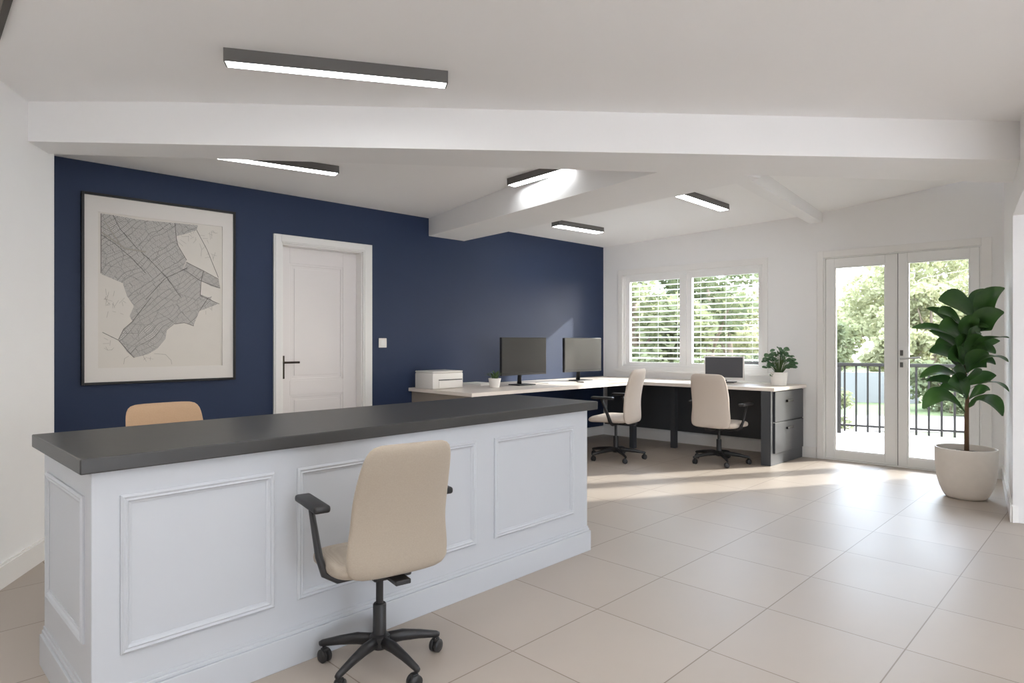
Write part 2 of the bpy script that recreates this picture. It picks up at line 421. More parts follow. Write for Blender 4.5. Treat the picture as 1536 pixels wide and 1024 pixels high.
# ------------------------------------------------------------------ panel door in the navy wall
dr = thing('door_1', TB, 'white two-panel interior door set in the navy wall', 'door', kind='structure')
m = MB()
tw = 0.075
for x0, x1, z0, z1 in ((DO0 - tw, DO0, 0, DOH + tw), (DO1, DO1 + 0.1, 0, DOH + tw), (DO0, DO1, DOH, DOH + tw)):
    m.box(x0, x1, -0.022, 0.0, z0, z1)
m.box(DO0 - tw + 0.012, DO0 - 0.012, -0.03, -0.02, 0, DOH + tw - 0.012)
m.box(DO1 + 0.014, DO1 + 0.088, -0.03, -0.02, 0, DOH + tw - 0.012)
m.box(DO0 - 0.012, DO1 + 0.014, -0.03, -0.02, DOH + 0.012, DOH + tw - 0.012)
m.box(DO0, DO0 + 0.012, -0.005, 0.2, 0, DOH); m.box(DO1 - 0.012, DO1, -0.005, 0.2, 0, DOH); m.box(DO0, DO1, -0.005, 0.2, DOH - 0.012, DOH)
m.build('door_frame', M['trim'], dr, bevel=0.003)
m = MB()
lx0, lx1, ly = DO0 + 0.013, DO1 - 0.013, 0.085
px0, px1 = -4.393, -3.87
# stiles, rails, recessed fields
m.box(lx0, px0, ly, ly + 0.04, 0.006, DOH - 0.014); m.box(px1, lx1, ly, ly + 0.04, 0.006, DOH - 0.014)
for z0, z1 in ((0.006, 0.2), (0.775, 0.905), (1.955, DOH - 0.014)): m.box(px0, px1, ly, ly + 0.04, z0, z1)
for z0, z1 in ((0.2, 0.775), (0.905, 1.955)):
    m.box(px0, px1, ly + 0.014, ly + 0.04, z0, z1)
    for x0, x1, a0, a1 in ((px0, px0 + 0.02, z0, z1), (px1 - 0.02, px1, z0, z1), (px0, px1, z0, z0 + 0.02), (px0, px1, z1 - 0.02, z1)):
        m.box(x0, x1, ly + 0.006, ly + 0.02, a0, a1)
    m.box(px0 + 0.045, px1 - 0.045, ly + 0.008, ly + 0.03, z0 + 0.045, z1 - 0.045)
m.build('door_leaf', M['door_white'], dr, bevel=0.002)
m = MB()
hx = -4.462
m.box(hx - 0.018, hx + 0.018, ly - 0.009, ly, 0.925, 1.13, bev=0.003)
m.tube([(hx, ly, 1.07), (hx, ly - 0.045, 1.07), (hx + 0.02, ly - 0.052, 1.07), (hx + 0.135, ly - 0.052, 1.07)], 0.0095, 10)
tag(m.build('door_handle', M['bronze'], dr, smooth='angle'), 'dark bronze lever handle on long plate')

# light switch
sw = thing('light_switch', TB @ Matrix.Translation((-3.49, 0, 1.243)), 'small square white light switch on navy wall beside the panel door', 'light switch')
m = MB(); m.box(-0.044, 0.044, -0.009, 0, -0.046, 0.046, bev=0.003); m.build('switch_plate', M['white_plastic'], sw)
m = MB(); m.box(-0.026, 0.026, -0.013, -0.0095, -0.028, 0.028, bev=0.002); m.build('rocker', M['trim'], sw)

# ------------------------------------------------------------------ framed map
PW0, PW1, PH0, PH1 = -5.972, -4.909, 0.944, 2.318
pc = thing('framed_map', TB @ Matrix.Translation(((PW0 + PW1) / 2, -0.004, PH0)), 'large framed street map print in thin black frame on navy wall', 'picture')
w, h = (PW1 - PW0) / 2, PH1 - PH0
m = MB()
fw = 0.018
for x0, x1, z0, z1 in ((-w, -w + fw, 0, h), (w - fw, w, 0, h), (-w + fw, w - fw, 0, fw), (-w + fw, w - fw, h - fw, h)): m.box(x0, x1, -0.034, 0, z0, z1)
m.build('picture_frame', M['black_metal'], pc, bevel=0.002)
m = MB()
ix, iz0, iz1 = 0.43, 0.118, h - 0.132
o_, a0, a1 = w - fw, fw, h - fw
for x0, x1, z0, z1 in ((-o_, -ix, a0, a1), (ix, o_, a0, a1), (-ix, ix, a0, iz0), (-ix, ix, iz1, a1)): m.box(x0, x1, -0.022, -0.004, z0, z1)
m.build('mount_board', M['mat_board'], pc)
m = MB()
m.box(-ix, ix, -0.014, -0.005, iz0, iz1)
def mp(X, Y):
    p = (X - 25) / 770.0; top = 35 + 100 * p; bot = 990 - 20 * p
    q = (Y - top) / (bot - top)
    return (-ix + p * 2 * ix, iz1 - q * (iz1 - iz0))
def flat_poly(pts, y, th=0.0006):
    q = [mp(*p) for p in pts]
    n = len(q); vs = [(a, y, b) for a, b in q] + [(a, y - th, b) for a, b in q]
    m._new(vs, [tuple(range(n)), tuple(range(n, 2 * n))] + [(i, (i + 1) % n, n + (i + 1) % n, n + i) for i in range(n)])
m.mi = 1
flat_poly([(42,45),(110,55),(240,80),(300,88),(480,105),(630,122),(620,150),(560,170),(490,185),(500,240),(555,330),(530,385),(590,420),(648,450),(645,540),(700,560),(725,552),(700,600),(640,640),(600,730),(540,712),(480,720),(430,755),(420,810),(370,870),(310,905),(230,925),(190,890),(140,815),(170,750),(220,705),(205,670),(230,610),(190,550),(165,470),(45,415)], -0.0142)
flat_poly([(556,342),(650,392),(770,452),(782,506),(720,492),(640,455),(532,385)], -0.0146)
flat_poly([(700,562),(765,600),(690,625),(640,640)], -0.0150)
m.mi = 2
def strip(pts, wd, y):
    q = [Vector(mp(*p)) for p in pts]
    for i in range(len(q) - 1):
        d = (q[i + 1] - q[i]); 
        if d.length < 1e-6: continue
        d.normalize(); n = Vector((-d.y, d.x)) * wd
        vs = [(p.x, y, p.y) for p in (q[i] - n, q[i + 1] - n, q[i + 1] + n, q[i] + n)]
        m._new(vs + [(a, y - 0.0004, b) for a, y, b in vs], [(0, 1, 2, 3), (7, 6, 5, 4), (0, 4, 5, 1), (2, 6, 7, 3)])
for pts in ([(108,55),(150,140),(240,250),(330,335),(430,440),(520,560)], [(45,175),(120,230),(220,320),(300,410)], [(480,105),(488,200),(500,245),(555,332)],
            [(620,150),(690,270),(745,390),(768,440)], [(552,345),(660,395),(770,450)], [(532,387),(640,455),(780,505)], [(665,400),(650,470),(645,545)],
            [(50,770),(140,818),(230,925)], [(300,570),(420,440),(560,380)], [(220,705),(330,560)], [(640,545),(775,600)], [(640,640),(700,560)],
            [(480,720),(540,712),(602,732)], [(140,815),(170,750),(220,705)], [(42,45),(42,410)]):
    strip(pts, 0.0018, -0.0156)
m.mi = 3
strip([(45,160),(180,260),(300,280)], 0.006, -0.0160); strip([(60,90),(160,250)], 0.004, -0.0162)
for _ in range(70):
    cx, cy = random.choice([(700,280),(560,190),(90,560),(70,840),(330,940),(700,180),(120,620),(700,640)])
    X = cx + random.uniform(-60, 60); Y = cy + random.uniform(-50, 50); an = random.uniform(0, PI); l = random.uniform(15, 50)
    X = min(max(X, 70), 740); Y = min(max(Y, 150 if X > 500 else 90), 930)
    strip([(X - l * math.cos(an) * .5, Y - l * math.sin(an) * .5), (X + l * math.cos(an) * .5, Y + l * math.sin(an) * .5)], 0.0009, -0.0152)
strip([(170,965),(175,930),(200,915)], 0.0012, -0.0152); strip([(350,900),(420,905),(455,940),(460,965)], 0.0012, -0.0152)
m.build('map_print', [M['print_paper'], M['street'], M['ink'], M['ink_soft']], pc)

# ------------------------------------------------------------------ window
wn = thing('window_1', TW, 'white double casement window above the corner desk', 'window', kind='structure')
m = MB()
t0, t1, tz0, tz1 = 0.242, 2.204, 0.895, 2.21
for x0, x1, z0, z1 in ((t0, WX0 + 0.005, tz0, tz1), (WX1 - 0.005, t1, tz0, tz1), (WX0, WX1, WZ1 - 0.005, tz1), (WX0, WX1, tz0, WZ0 + 0.005)): m.box(x0, x1, -0.02, 0.0, z0, z1)
m.build('window_casing', M['trim'], wn, bevel=0.003)
m = MB()
for x0, x1, z0, z1 in ((WX0, WX0 + 0.035, WZ0, WZ1), (WX1 - 0.035, WX1, WZ0, WZ1), (WX0, WX1, WZ1 - 0.035, WZ1), (WX0, WX1, WZ0, WZ0 + 0.03), (1.165, 1.2, WZ0, WZ1)): m.box(x0, x1, 0.02, 0.11, z0, z1)
m.build('window_frame', M['pvc'], wn, bevel=0.002)
m = MB(); m.box(t0 - 0.03, t1 + 0.03, -0.06, 0.02, 0.868, 0.896, bev=0.004); m.build('window_sill', M['trim'], wn)
for (x0, x1, g0, g1) in ((0.335, 1.165, 0.392, 1.105), (1.2, 2.115, 1.268, 2.085)):
    m = MB()
    z0, z1, q0, q1 = WZ0 + 0.028, WZ1 - 0.033, 0.99, 2.045
    for a0, a1, b0, b1 in ((x0, g0, z0, z1), (g1, x1, z0, z1), (g0, g1, z0, q0), (g0, g1, q1, z1)): m.box(a0, a1, 0.03, 0.085, b0, b1)
    so = m.build('sash', M['pvc'], wn, bevel=0.003)
    m = MB(); m.box(g0 - 0.005, g1 + 0.005, 0.055, 0.061, q0 - 0.005, q1 + 0.005)
    m.build('glass_pane', M['glass'], so)
for i, (x0, x1, lab) in enumerate(((0.36, 1.15, 'white slatted blind behind the window pane nearest the navy wall'), (1.22, 2.1, 'white slatted blind behind the wider pane over the small screen'))):
    bl = thing('venetian_blind', TW @ Matrix.Translation((0, 0.15, 0)), lab, 'blind', 'window blinds')
    m = MB()
    tl = math.radians(31)
    for k in range(16):
        zc = 2.06 - 0.068 * k
        Tm = Matrix.Translation((0, 0, zc)) @ Matrix.Rotation(tl, 4, 'X')
        m.box(x0, x1, -0.013, 0.013, -0.0008, 0.0008, Tm)
    m.build('slats', M['slat'], bl)
    m = MB(); m.box(x0, x1, -0.02, 0.02, 2.07, 2.10); m.build('head_rail', M['slat'], bl)
    m = MB()
    for xx in (x0 + 0.12, (x0 + x1) / 2, x1 - 0.12): m.tube([(xx, -0.018, 1.02), (xx, -0.018, 2.07)], 0.0012, 6)
    m.build('ladder_cord', M['slat'], bl)

# ------------------------------------------------------------------ glazed doors
pd = thing('door_2', TW, 'white glazed double doors leading to the terrace', 'door', kind='structure')
m = MB()
for x0, x1, z0, z1 in ((2.727, 2.79, 0, 2.221), (4.155, 4.232, 0, 2.221), (2.79, 4.155, 2.15, 2.221)): m.box(x0, x1, -0.02, 0, z0, z1)
m.build('door_casing', M['trim'], pd, bevel=0.003)
m = MB()
for x0, x1, z0, z1 in ((2.78, 2.805, 0, PZ1), (4.14, 4.16, 0, PZ1), (2.78, 4.16, 2.14, PZ1)): m.box(x0, x1, 0.0, 0.12, z0, z1)
m.box(2.78, 4.16, 0.0, 0.2, -0.02, 0.012)
m.build('door_frame', M['pvc'], pd, bevel=0.002)
m = MB(); m.box(3.4762, 3.4818, 0.006, 0.06, 0.016, 2.137); m.build('weather_seal', M['black_plastic'], pd)
for (x0, x1, g0, g1, y0, hnd) in ((2.807, 3.476, 2.893, 3.366, 0.012, False), (3.482, 4.138, 3.562, 4.066, -0.004, True)):
    m = MB()
    z0, z1, q0, q1 = 0.015, 2.138, 0.1, 2.045
    for a0, a1, b0, b1 in ((x0, g0, z0, z1), (g1, x1, z0, z1), (g0, g1, z0, q0), (g0, g1, q1, z1)): m.box(a0, a1, y0, y0 + 0.055, b0, b1)
    for a0, a1, b0, b1 in ((g0, g0 + 0.012, q0, q1), (g1 - 0.012, g1, q0, q1), (g0, g1, q0, q0 + 0.012), (g0, g1, q1 - 0.012, q1)): m.box(a0, a1, y0 + 0.012, y0 + 0.045, b0, b1)
    lf = m.build('door_leaf', M['pvc'], pd, bevel=0.003)
    m = MB(); m.box(g0 - 0.004, g1 + 0.004, y0 + 0.025, y0 + 0.031, q0 - 0.004, q1 + 0.004); m.build('glass_pane', M['glass'], lf)
    if hnd:
        m = MB(); m.box(3.468, 3.492, 0.07, 0.085, 0.012, 2.14); m.build('astragal', M['pvc'], lf)
        m = MB(); xx = 3.512
        m.box(xx - 0.013, xx + 0.013, y0 - 0.008, y0, 1.115, 1.17, bev=0.002); m.box(xx - 0.013, xx + 0.013, y0 - 0.008, y0, 1.0, 1.05, bev=0.002)
        tag(m.build('keyhole_plate', M['grey_metal'], lf), 'grey metal plates above and below the lever')
        m = MB()
        m.tube([(xx, y0, 1.085), (xx, y0 - 0.045, 1.085), (xx + 0.02, y0 - 0.052, 1.086), (xx + 0.17, y0 - 0.05, 1.10)], 0.009, 10)
        tag(m.build('door_handle', M['steel'], lf, smooth='angle'), 'pale lever handle')

# ------------------------------------------------------------------ ceiling hatch at the top left
m = MB()
hatch = thing('ceiling_hatch', F(-2.33, 2.3, 0, 2.59), 'dark-framed taupe ceiling panel at the extreme upper left corner', 'ceiling hatch')
hd = Vector((-0.276, 0.287)).normalized(); hn = Vector((-hd.y, hd.x))
q0 = Vector((-1.96, 2.48)) - Vector((-2.33, 2.3)) - hd * 0.25
Th = F(q0.x, q0.y, math.atan2(hd.y, hd.x))
for x0, x1, y0, y1 in ((0, 0.7, 0, 0.025), (0, 0.7, 0.375, 0.4), (0, 0.025, 0.025, 0.375), (0.675, 0.7, 0.025, 0.375)): m.box(x0, x1, y0, y1, -0.02, 0, Th)
m.build('hatch_frame', M['bronze'], hatch)
m = MB(); m.box(0.025, 0.675, 0.025, 0.375, -0.008, 0, Th); m.build('hatch_panel', M['taupe'], hatch)

# ------------------------------------------------------------------ linear ceiling lights
def fixture(p0, p1, wd, dp, label, zt=None):
    p0, p1 = Vector(p0), Vector(p1); c = (p0 + p1) / 2; d = p1 - p0; l = d.length / 2
    z0 = zt if zt else ceil_z(p0.x, p0.y); z1 = zt if zt else ceil_z(p1.x, p1.y)
    pitch = math.atan2(z1 - z0, 2 * l)
    dn = Vector((-d.y, d.x)).normalized()
    q0, q1 = c - dn * wd / 2, c + dn * wd / 2
    roll = math.atan2((0 if zt else ceil_z(q1.x, q1.y) - ceil_z(q0.x, q0.y)), wd)
    T = F(c.x, c.y, math.atan2(d.y, d.x), (z0 + z1) / 2) @ Matrix.Rotation(-pitch, 4, 'Y') @ Matrix.Rotation(roll, 4, 'X')
    t = thing('linear_ceiling_light', T, label, 'ceiling light', 'linear ceiling lights')
    h = wd / 2
    m = MB()
    m.box(-l, l, -h, h, -dp + 0.012, 0)
    for x0, x1, y0, y1 in ((-l, l, -h, -h + 0.006), (-l, l, h - 0.006, h), (-l, -l + 0.008, -h + 0.006, h - 0.006), (l - 0.008, l, -h + 0.006, h - 0.006)): m.box(x0, x1, y0, y1, -dp, -dp + 0.012)
    m.build('housing', M['grey_metal'], t)
    m = MB(); m.box(-l + 0.008, l - 0.008, -h + 0.006, h - 0.006, -dp - 0.001, -dp + 0.0119)
    tag(m.build('diffuser', M['led'], t), 'glowing warm white strip')
fixture((-1.322, 2.915), (-0.325, 3.165), 0.075, 0.06, 'long linear ceiling light nearest the viewer, mounted before the long beam', 2.59)
fixture((-2.13, 4.255), (-1.325, 4.80), 0.085, 0.055, 'linear ceiling light above the framed map, behind the long beam')
fixture((-0.01, 5.235), (0.46, 4.77), 0.09, 0.055, 'linear ceiling light tucked beside the boxed side beam')
fixture((0.47, 6.87), (1.02, 7.33), 0.12, 0.055, 'linear ceiling light nearest the far corner, above the two large monitors')
fixture((1.50, 5.68), (2.12, 6.32), 0.10, 0.055, 'linear ceiling light beside the slim ceiling rib in the far bay')

# unseen fixtures added for fill light: rows behind the viewer, one past the opening
for x, y, lab in ((-1.0, 1.45, 'added linear fill light over the near left of the room, first of its row'), (1.2, 1.6, 'added linear fill light in the row nearer the side opening, first of its row'),
                  (-1.0, 0.1, 'added linear fill light over the near left of the room, second of its row'), (1.2, 0.25, 'added linear fill light in the row nearer the side opening, second of its row'),
                  (-1.0, -1.4, 'added linear fill light by the solid stretch of the near wall'), (1.2, -1.25, 'added linear fill light nearest the near glazing'),
                  (4.6, 2.2, 'added linear fill light beyond the side opening')):
    fixture((x - 0.87, y - 0.22), (x + 0.87, y + 0.22), 0.15, 0.06, lab, 2.59)

# ------------------------------------------------------------------ reception counter
TC = F(-1.318, 1.932, math.atan2(0.72, 0.694))     # x along front, y away from the customer side
rc = thing('reception_counter', TC, 'long white panelled reception counter with charcoal top', 'reception counter')
m = MB(); m.box(0.0, 2.65, 0.0, 0.76, 0.843, 0.892, bev=0.004); tag(m.build('countertop', M['counter_top'], rc), 'charcoal stone slab top')
bx0, bx1, by0, by1 = 0.036, 2.583, 0.03, 0.735
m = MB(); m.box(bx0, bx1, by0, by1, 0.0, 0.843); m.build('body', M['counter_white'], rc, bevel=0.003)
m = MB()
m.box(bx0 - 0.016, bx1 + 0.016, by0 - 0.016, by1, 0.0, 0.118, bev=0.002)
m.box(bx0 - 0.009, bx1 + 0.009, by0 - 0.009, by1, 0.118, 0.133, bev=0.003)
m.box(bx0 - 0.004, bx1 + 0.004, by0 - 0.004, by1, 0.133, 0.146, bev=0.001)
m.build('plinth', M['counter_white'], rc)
def molding(x0, x1, z0, z1, T):
    """picture-frame moulding: mitred profile ring, local y out of the face is negative"""
    prof = [(0.0, 0.0), (0.0, -0.007), (0.007, -0.012), (0.014, -0.009), (0.019, -0.011), (0.025, -0.005), (0.032, -0.003), (0.032, 0.0)]
    m = MB()
    rings = []
    for o, y in prof:
        rings.append([(x0 + o, y, z0 + o), (x1 - o, y, z0 + o), (x1 - o, y, z1 - o), (x0 + o, y, z1 - o)])
    m.rings(rings, False, T)
    return m
for x0, x1 in ((0.115, 0.628), (0.721, 1.133), (1.225, 1.667), (1.797, 2.449)):
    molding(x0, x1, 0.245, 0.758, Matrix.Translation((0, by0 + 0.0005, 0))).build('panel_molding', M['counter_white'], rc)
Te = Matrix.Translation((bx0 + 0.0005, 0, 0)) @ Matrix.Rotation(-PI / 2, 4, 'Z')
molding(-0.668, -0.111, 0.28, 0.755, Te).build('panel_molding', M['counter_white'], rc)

# ------------------------------------------------------------------ office chairs
def sgnpow(c, e): return math.copysign(abs(c) ** e, c)
def make_back(W, zb, zt, th, y0, lean, wtop, wrap):
    m = MB(); rings = []; N = 22; S = 36
    for i in range(N + 1):
        q = -math.cos(PI * i / N)
        q = max(-0.9995, min(0.9995, q))
        n = 8.0
        z = zb + (zt - zb) * (q + 1) / 2
        f = (q + 1) / 2
        hw = W / 2 * (1 - (1 - wtop) * f ** 1.5) * (1 - abs(q) ** n) ** (1 / n) * (1 - 0.035 * math.exp(-((f - 0.38) / 0.16) ** 2))
        ht = th / 2 * (1 - abs(q) ** 9) ** 0.5
        y = y0 + lean * f + 0.03 * math.sin(PI * (f * 1.15)) 
        ring = []
        for j in range(S):
            a = 2 * PI * j / S
            x = hw * sgnpow(math.cos(a), 0.55); yy = ht * sgnpow(math.sin(a), 0.75)
            ring.append((x, y + yy + wrap * (x / (W / 2)) ** 2, z))
        rings.append(ring)
    m.rings(rings, True)
    return m
def make_seat(W, D, z, th, yc):
    m = MB(); rings = []; N = 20; S = 32
    for i in range(N + 1):
        q = max(-0.9995, min(0.9995, -math.cos(PI * i / N)))
        hw = W / 2 * (1 - abs(q) ** 5) ** 0.2
        ht = th / 2 * (1 - abs(q) ** 7) ** 0.5
        y = yc + q * D / 2
        dz = -0.018 * max(0, q) ** 3 + 0.012 * max(0, -q) ** 3
        ring = []
        for j in range(S):
            a = 2 * PI * j / S
            x = hw * sgnpow(math.cos(a), 0.5); zz = ht * sgnpow(math.sin(a), 0.7)
            ring.append((x, y, z + dz + zz - 0.01 * (1 - (x / (W / 2)) ** 2) * (1 if zz > 0 else 0)))
        rings.append(ring)
    m.rings(rings, True)
    return m
def office_chair(x, y, face, fab, label, seat_z=0.43, top=0.88, bot=0.40, W=0.40, rb=0.26, base_rot=0.0, SW=0.46, SD=0.44, wtop=0.86, back_y=-0.215, arm_h=0.2, lean=-0.05, arm_x=None, seat_y=0.02):
    """face: heading of the sitter in world degrees; base_rot: heading of one base leg"""
    T = F(x, y, math.radians(face) - PI / 2)
    t = thing('office_chair', T, label, 'office chair', 'tan swivel office chairs')
    make_seat(SW, SD, seat_z - 0.04, 0.085, seat_y).build('seat', fab, t, smooth=True)
    make_back(W, bot, top, 0.06, back_y, lean, wtop, 0.022).build('backrest', fab, t, smooth=True)
    m = MB()
    m.box(-0.075, 0.075, -0.13, 0.1, seat_z - 0.105, seat_z - 0.075, bev=0.008)
    m.box(-0.03, 0.03, back_y - 0.02, -0.1, seat_z - 0.1, seat_z - 0.082, bev=0.004)
    m.tube([(0.07, -0.02, seat_z - 0.09), (0.16, -0.02, seat_z - 0.095)], 0.006, 8)
    m.build('tilt_mechanism', M['black_plastic'], t)
    m = MB(); m.lathe([(0.014, 0.2), (0.014, seat_z - 0.1)], 16); m.lathe([(0.0255, 0.085), (0.0255, 0.238), (0.022, 0.243)], 20)
    m.build('gas_lift', M['black_plastic'], t, smooth='angle')
    ax = arm_x if arm_x else SW / 2 + 0.03
    for sx in (-1, 1):
        m = MB()
        zs = seat_z - 0.092
        m.tube([(sx * 0.06, -0.05, zs), (sx * (ax - 0.06), -0.05, zs), (sx * (ax - 0.015), -0.045, zs + 0.03), (sx * ax, -0.03, zs + 0.09), (sx * (ax + 0.004), 0.03, seat_z + arm_h - 0.05), (sx * (ax + 0.004), 0.05, seat_z + arm_h - 0.012)], [0.015, 0.016, 0.018, 0.017, 0.014, 0.013], 10, sq=(1.25, 0.8))
        ar = m.build('armrest', M['black_plastic'], t, smooth=True)
        m = MB()
        m.box(-0.031, 0.031, -0.12, 0.12, -0.014, 0.014, Matrix.Translation((sx * (ax + 0.004), 0.035, seat_z + arm_h)), bev=0.011, seg=3)
        m.build('arm_pad', M['black_plastic'], ar, smooth='angle')
    br = math.radians(base_rot - face) + PI / 2
    m = MB(); m.lathe([(0.028, 0.07), (0.04, 0.078), (0.04, 0.118), (0.03, 0.126)], 20)
    hub = m.build('base_hub', M['black_plastic'], t, smooth='angle')
    for k in range(5):
        a = br + 2 * PI * k / 5; ca, sa = math.cos(a), math.sin(a)
        def pt(r, z): return (ca * r, sa * r, z)
        m = MB()
        m.tube([pt(0.025, 0.1), pt(0.09, 0.1), pt(rb * 0.7, 0.088), pt(rb, 0.072), pt(rb + 0.012, 0.068)], [0.024, 0.023, 0.018, 0.0135, 0.010], 10, sq=(0.8, 1.0))
        lg = m.build('base_leg', M['black_plastic'], t, smooth=True)
        m = MB()
        Tc = Matrix.Translation(pt(rb - 0.004, 0.0)) @ Matrix.Rotation(a + 0.6 + k, 4, 'Z')
        for sy in (-1, 1):
            Tw = Tc @ Matrix.Translation((0.006, sy * 0.011, 0.0262)) @ Matrix.Rotation(PI / 2, 4, 'X')
            m.lathe([(0.006, -0.0095), (0.021, -0.009), (0.0256, -0.005), (0.026, 0.0), (0.0256, 0.005), (0.021, 0.009), (0.006, 0.0095)], 20, Tw)
        m.box(-0.006, 0.018, -0.012, 0.012, 0.026, 0.056, Tc, bev=0.004)
        m.tube([Tc @ Vector((0.0, 0, 0.045)), Tc @ Vector((0, 0, 0.075))], 0.006, 8)
        m.build('caster', M['black_plastic'], lg, smooth='angle')
    return t

office_chair(-0.512, 2.450, 125, M['tan'], 'tan fabric swivel chair standing at the customer side of the white counter', seat_z=0.478, top=0.90, bot=0.412, arm_h=0.178, W=0.405, rb=0.232, base_rot=28, SW=0.46, SD=0.35, seat_y=-0.01, arm_x=0.246, wtop=0.8, lean=-0.085, back_y=-0.195)
office_chair(-1.70, 3.25, -44, M['orange_tan'], 'warm tan swivel chair behind the counter, only its back top showing', seat_z=0.49, top=0.922, bot=0.45, W=0.40, rb=0.25, base_rot=10, wtop=0.93)
office_chair(1.115, 6.80, 148, M['cream'], 'cream swivel chair at the desk run along the navy wall, below the two large monitors', seat_z=0.48, top=0.97, bot=0.40, W=0.46, rb=0.30, base_rot=-8, SW=0.48, SD=0.46, arm_h=0.19)
office_chair(2.15, 6.58, 46, M['cream'], 'cream swivel chair at the desk under the window, before the small screen', seat_z=0.45, top=0.93, bot=0.38, W=0.43, rb=0.29, base_rot=-20, SW=0.48, SD=0.46, arm_h=0.17)

# ------------------------------------------------------------------ corner desk
dk = thing('corner_desk', F(C0.x, C0.y, 0), 'L-shaped corner desk with pale wooden top along navy and window walls', 'desk')
def rel(p): return Vector(p) - C0
DT0, DT1 = 0.755, 0.79
g = 0.008
s_b = 1.0            # depth of the run on the navy wall
wl = WD * 2.62       # end of the window run on its wall
wn_in = Vector((-0.66, -0.751))
endd = Vector((-0.727, -0.687)) * 0.85
pA = BN * g - BD * 0.0 + wn_in * g
pB = BN * g - BD * 3.19
pC = BN * s_b - BD * 3.19
# inner corner: navy-run front line meets window-run front line
dw = 0.80
def isect(p, d, q, e):
    k = ((q.x - p.x) * e.y - (q.y - p.y) * e.x) / (d.x * e.y - d.y * e.x); return p + d * k
pD = isect(BN * s_b, BD, wn_in * dw, WD)
pF = wl + wn_in * g
pE = isect(pF, endd, wn_in * dw, WD)
m = MB(); m.prism([pA, pB, pC, pD, pE, pF], DT0, DT1, bev=0.004)
tag(m.build('desktop', M['desk_top'], dk), 'pale limed wood top')
m = MB()   # end panel below the printer and legs
def lf_(s, t): return BN * s - BD * t
m.prism([lf_(0.01, 3.15), lf_(0.95, 3.15), lf_(0.95, 3.12), lf_(0.01, 3.12)], 0.0, DT0)
m.build('end_panel', M['taupe'], dk)
def legbox(c, z0=0.0, w=0.03):
    m = MB(); m.prism([c + BD * w + BN * w, c - BD * w + BN * w, c - BD * w - BN * w, c + BD * w - BN * w], z0, DT0); return m
inner = pD
legbox(pD + (wn_in * -0.06) - WD * 0.04 + BN * 0.0).build('leg', M['desk_dark'], dk)
legbox(WD * 1.25 + wn_in * 0.40).build('leg', M['desk_dark'], dk)
m = MB(); m.prism([WD * 0.1 + wn_in * 0.03, WD * 2.46 + wn_in * 0.03, WD * 2.46 + wn_in * 0.055, WD * 0.1 + wn_in * 0.055], 0.15, DT0)
m.build('modesty_panel', M['desk_dark'], dk)
# drawer cabinet carrying the free end of the desk
xa, xb = 2.485, 2.585      # along window wall at the back
def cab(u, v): return WD * u + Vector((-0.727, -0.687)) * v      # v from wall outwards along the desk end
cb = thing('drawer_cabinet', F(C0.x, C0.y, 0), 'charcoal two-drawer cabinet under the free end of the window desk', 'drawer cabinet')
m = MB(); m.prism([cab(xa, 0.03), cab(xb, 0.03), cab(xb, 0.80), cab(xa, 0.80)], 0.0, DT0 - 0.002)
m.build('cabinet_body', M['desk_dark'], cb, bevel=0.003)
Td = Matrix.Translation((cab(xb, 0).x, cab(xb, 0).y, 0)) @ Matrix.Rotation(math.atan2(-0.687, -0.727), 4, 'Z')   # x outwards from wall, +y to the free side
def drw(z0, z1, hz):
    m = MB(); m.box(0.05, 0.74, 0.0, 0.018, z0, z1, Td, bev=0.003); d_ = m.build('drawer', M['desk_dark'], cb)
    m = MB(); m.box(0.34, 0.48, 0.018, 0.038, hz - 0.012, hz + 0.012, Td, bev=0.004); m.build('handle', M['black_metal'], d_)
drw(0.44, 0.745, 0.64); drw(0.12, 0.43, 0.36)

# ------------------------------------------------------------------ things on the desk
Z = DT1
def on_b(s, t): p = C0 + BN * s - BD * t; return F(p.x, p.y, A_BLUE, Z)
def monitor(T, w, h, zc, label, scr, bez, ed_=0.007, chin=0.03):
    """faces local -y"""
    t = thing('monitor', T, label, 'monitor', 'monitors on the corner desk')
    m = MB(); m.box(-w / 2, w / 2, -0.012, 0.022, zc - h / 2, zc + h / 2, bev=0.004); m.build('housing', bez, t)
    m = MB(); m.box(-w / 2 + ed_, w / 2 - ed_, -0.0135, -0.0115, zc - h / 2 + chin, zc + h / 2 - ed_); m.build('screen', scr, t)
    m = MB()
    m.tube([(0, 0.075, 0.012), (0, 0.07, 0.08), (0, 0.05, zc - 0.03), (0, 0.022, zc)], [0.024, 0.022, 0.02, 0.02], 12, sq=(1.3, 0.6))
    m.build('stand_neck', M['black_plastic'], t, smooth=True)
    m = MB(); m.box(-0.12, 0.12, -0.06, 0.12, 0, 0.012, bev=0.005); m.build('stand_base', M['black_plastic'], t)
def at(u, v, z):
    k = (CAMH - z) / ((v - 513) / 950.0); return ((u - 768) / 950.0 * k, k)
p = at(786, 577.5, Z); monitor(F(p[0], p[1], A_BLUE - 0.03, Z), 0.655, 0.40, 0.31, 'large black monitor nearer the small grass plant', M['screen'], M['black_plastic'])
p = at(874, 571, Z); monitor(F(p[0], p[1], A_BLUE - 0.03, Z), 0.655, 0.40, 0.31, 'large monitor in the desk corner, its grey screen catching window light', M['screen'], M['black_plastic'])
p = at(1086, 573.5, Z); monitor(F(p[0], p[1], A_WIN + 0.18, Z), 0.44, 0.27, 0.165, 'small slate screen in white housing under the window', M['screen_grey'], M['white_plastic'], ed_=0.013, chin=0.03)

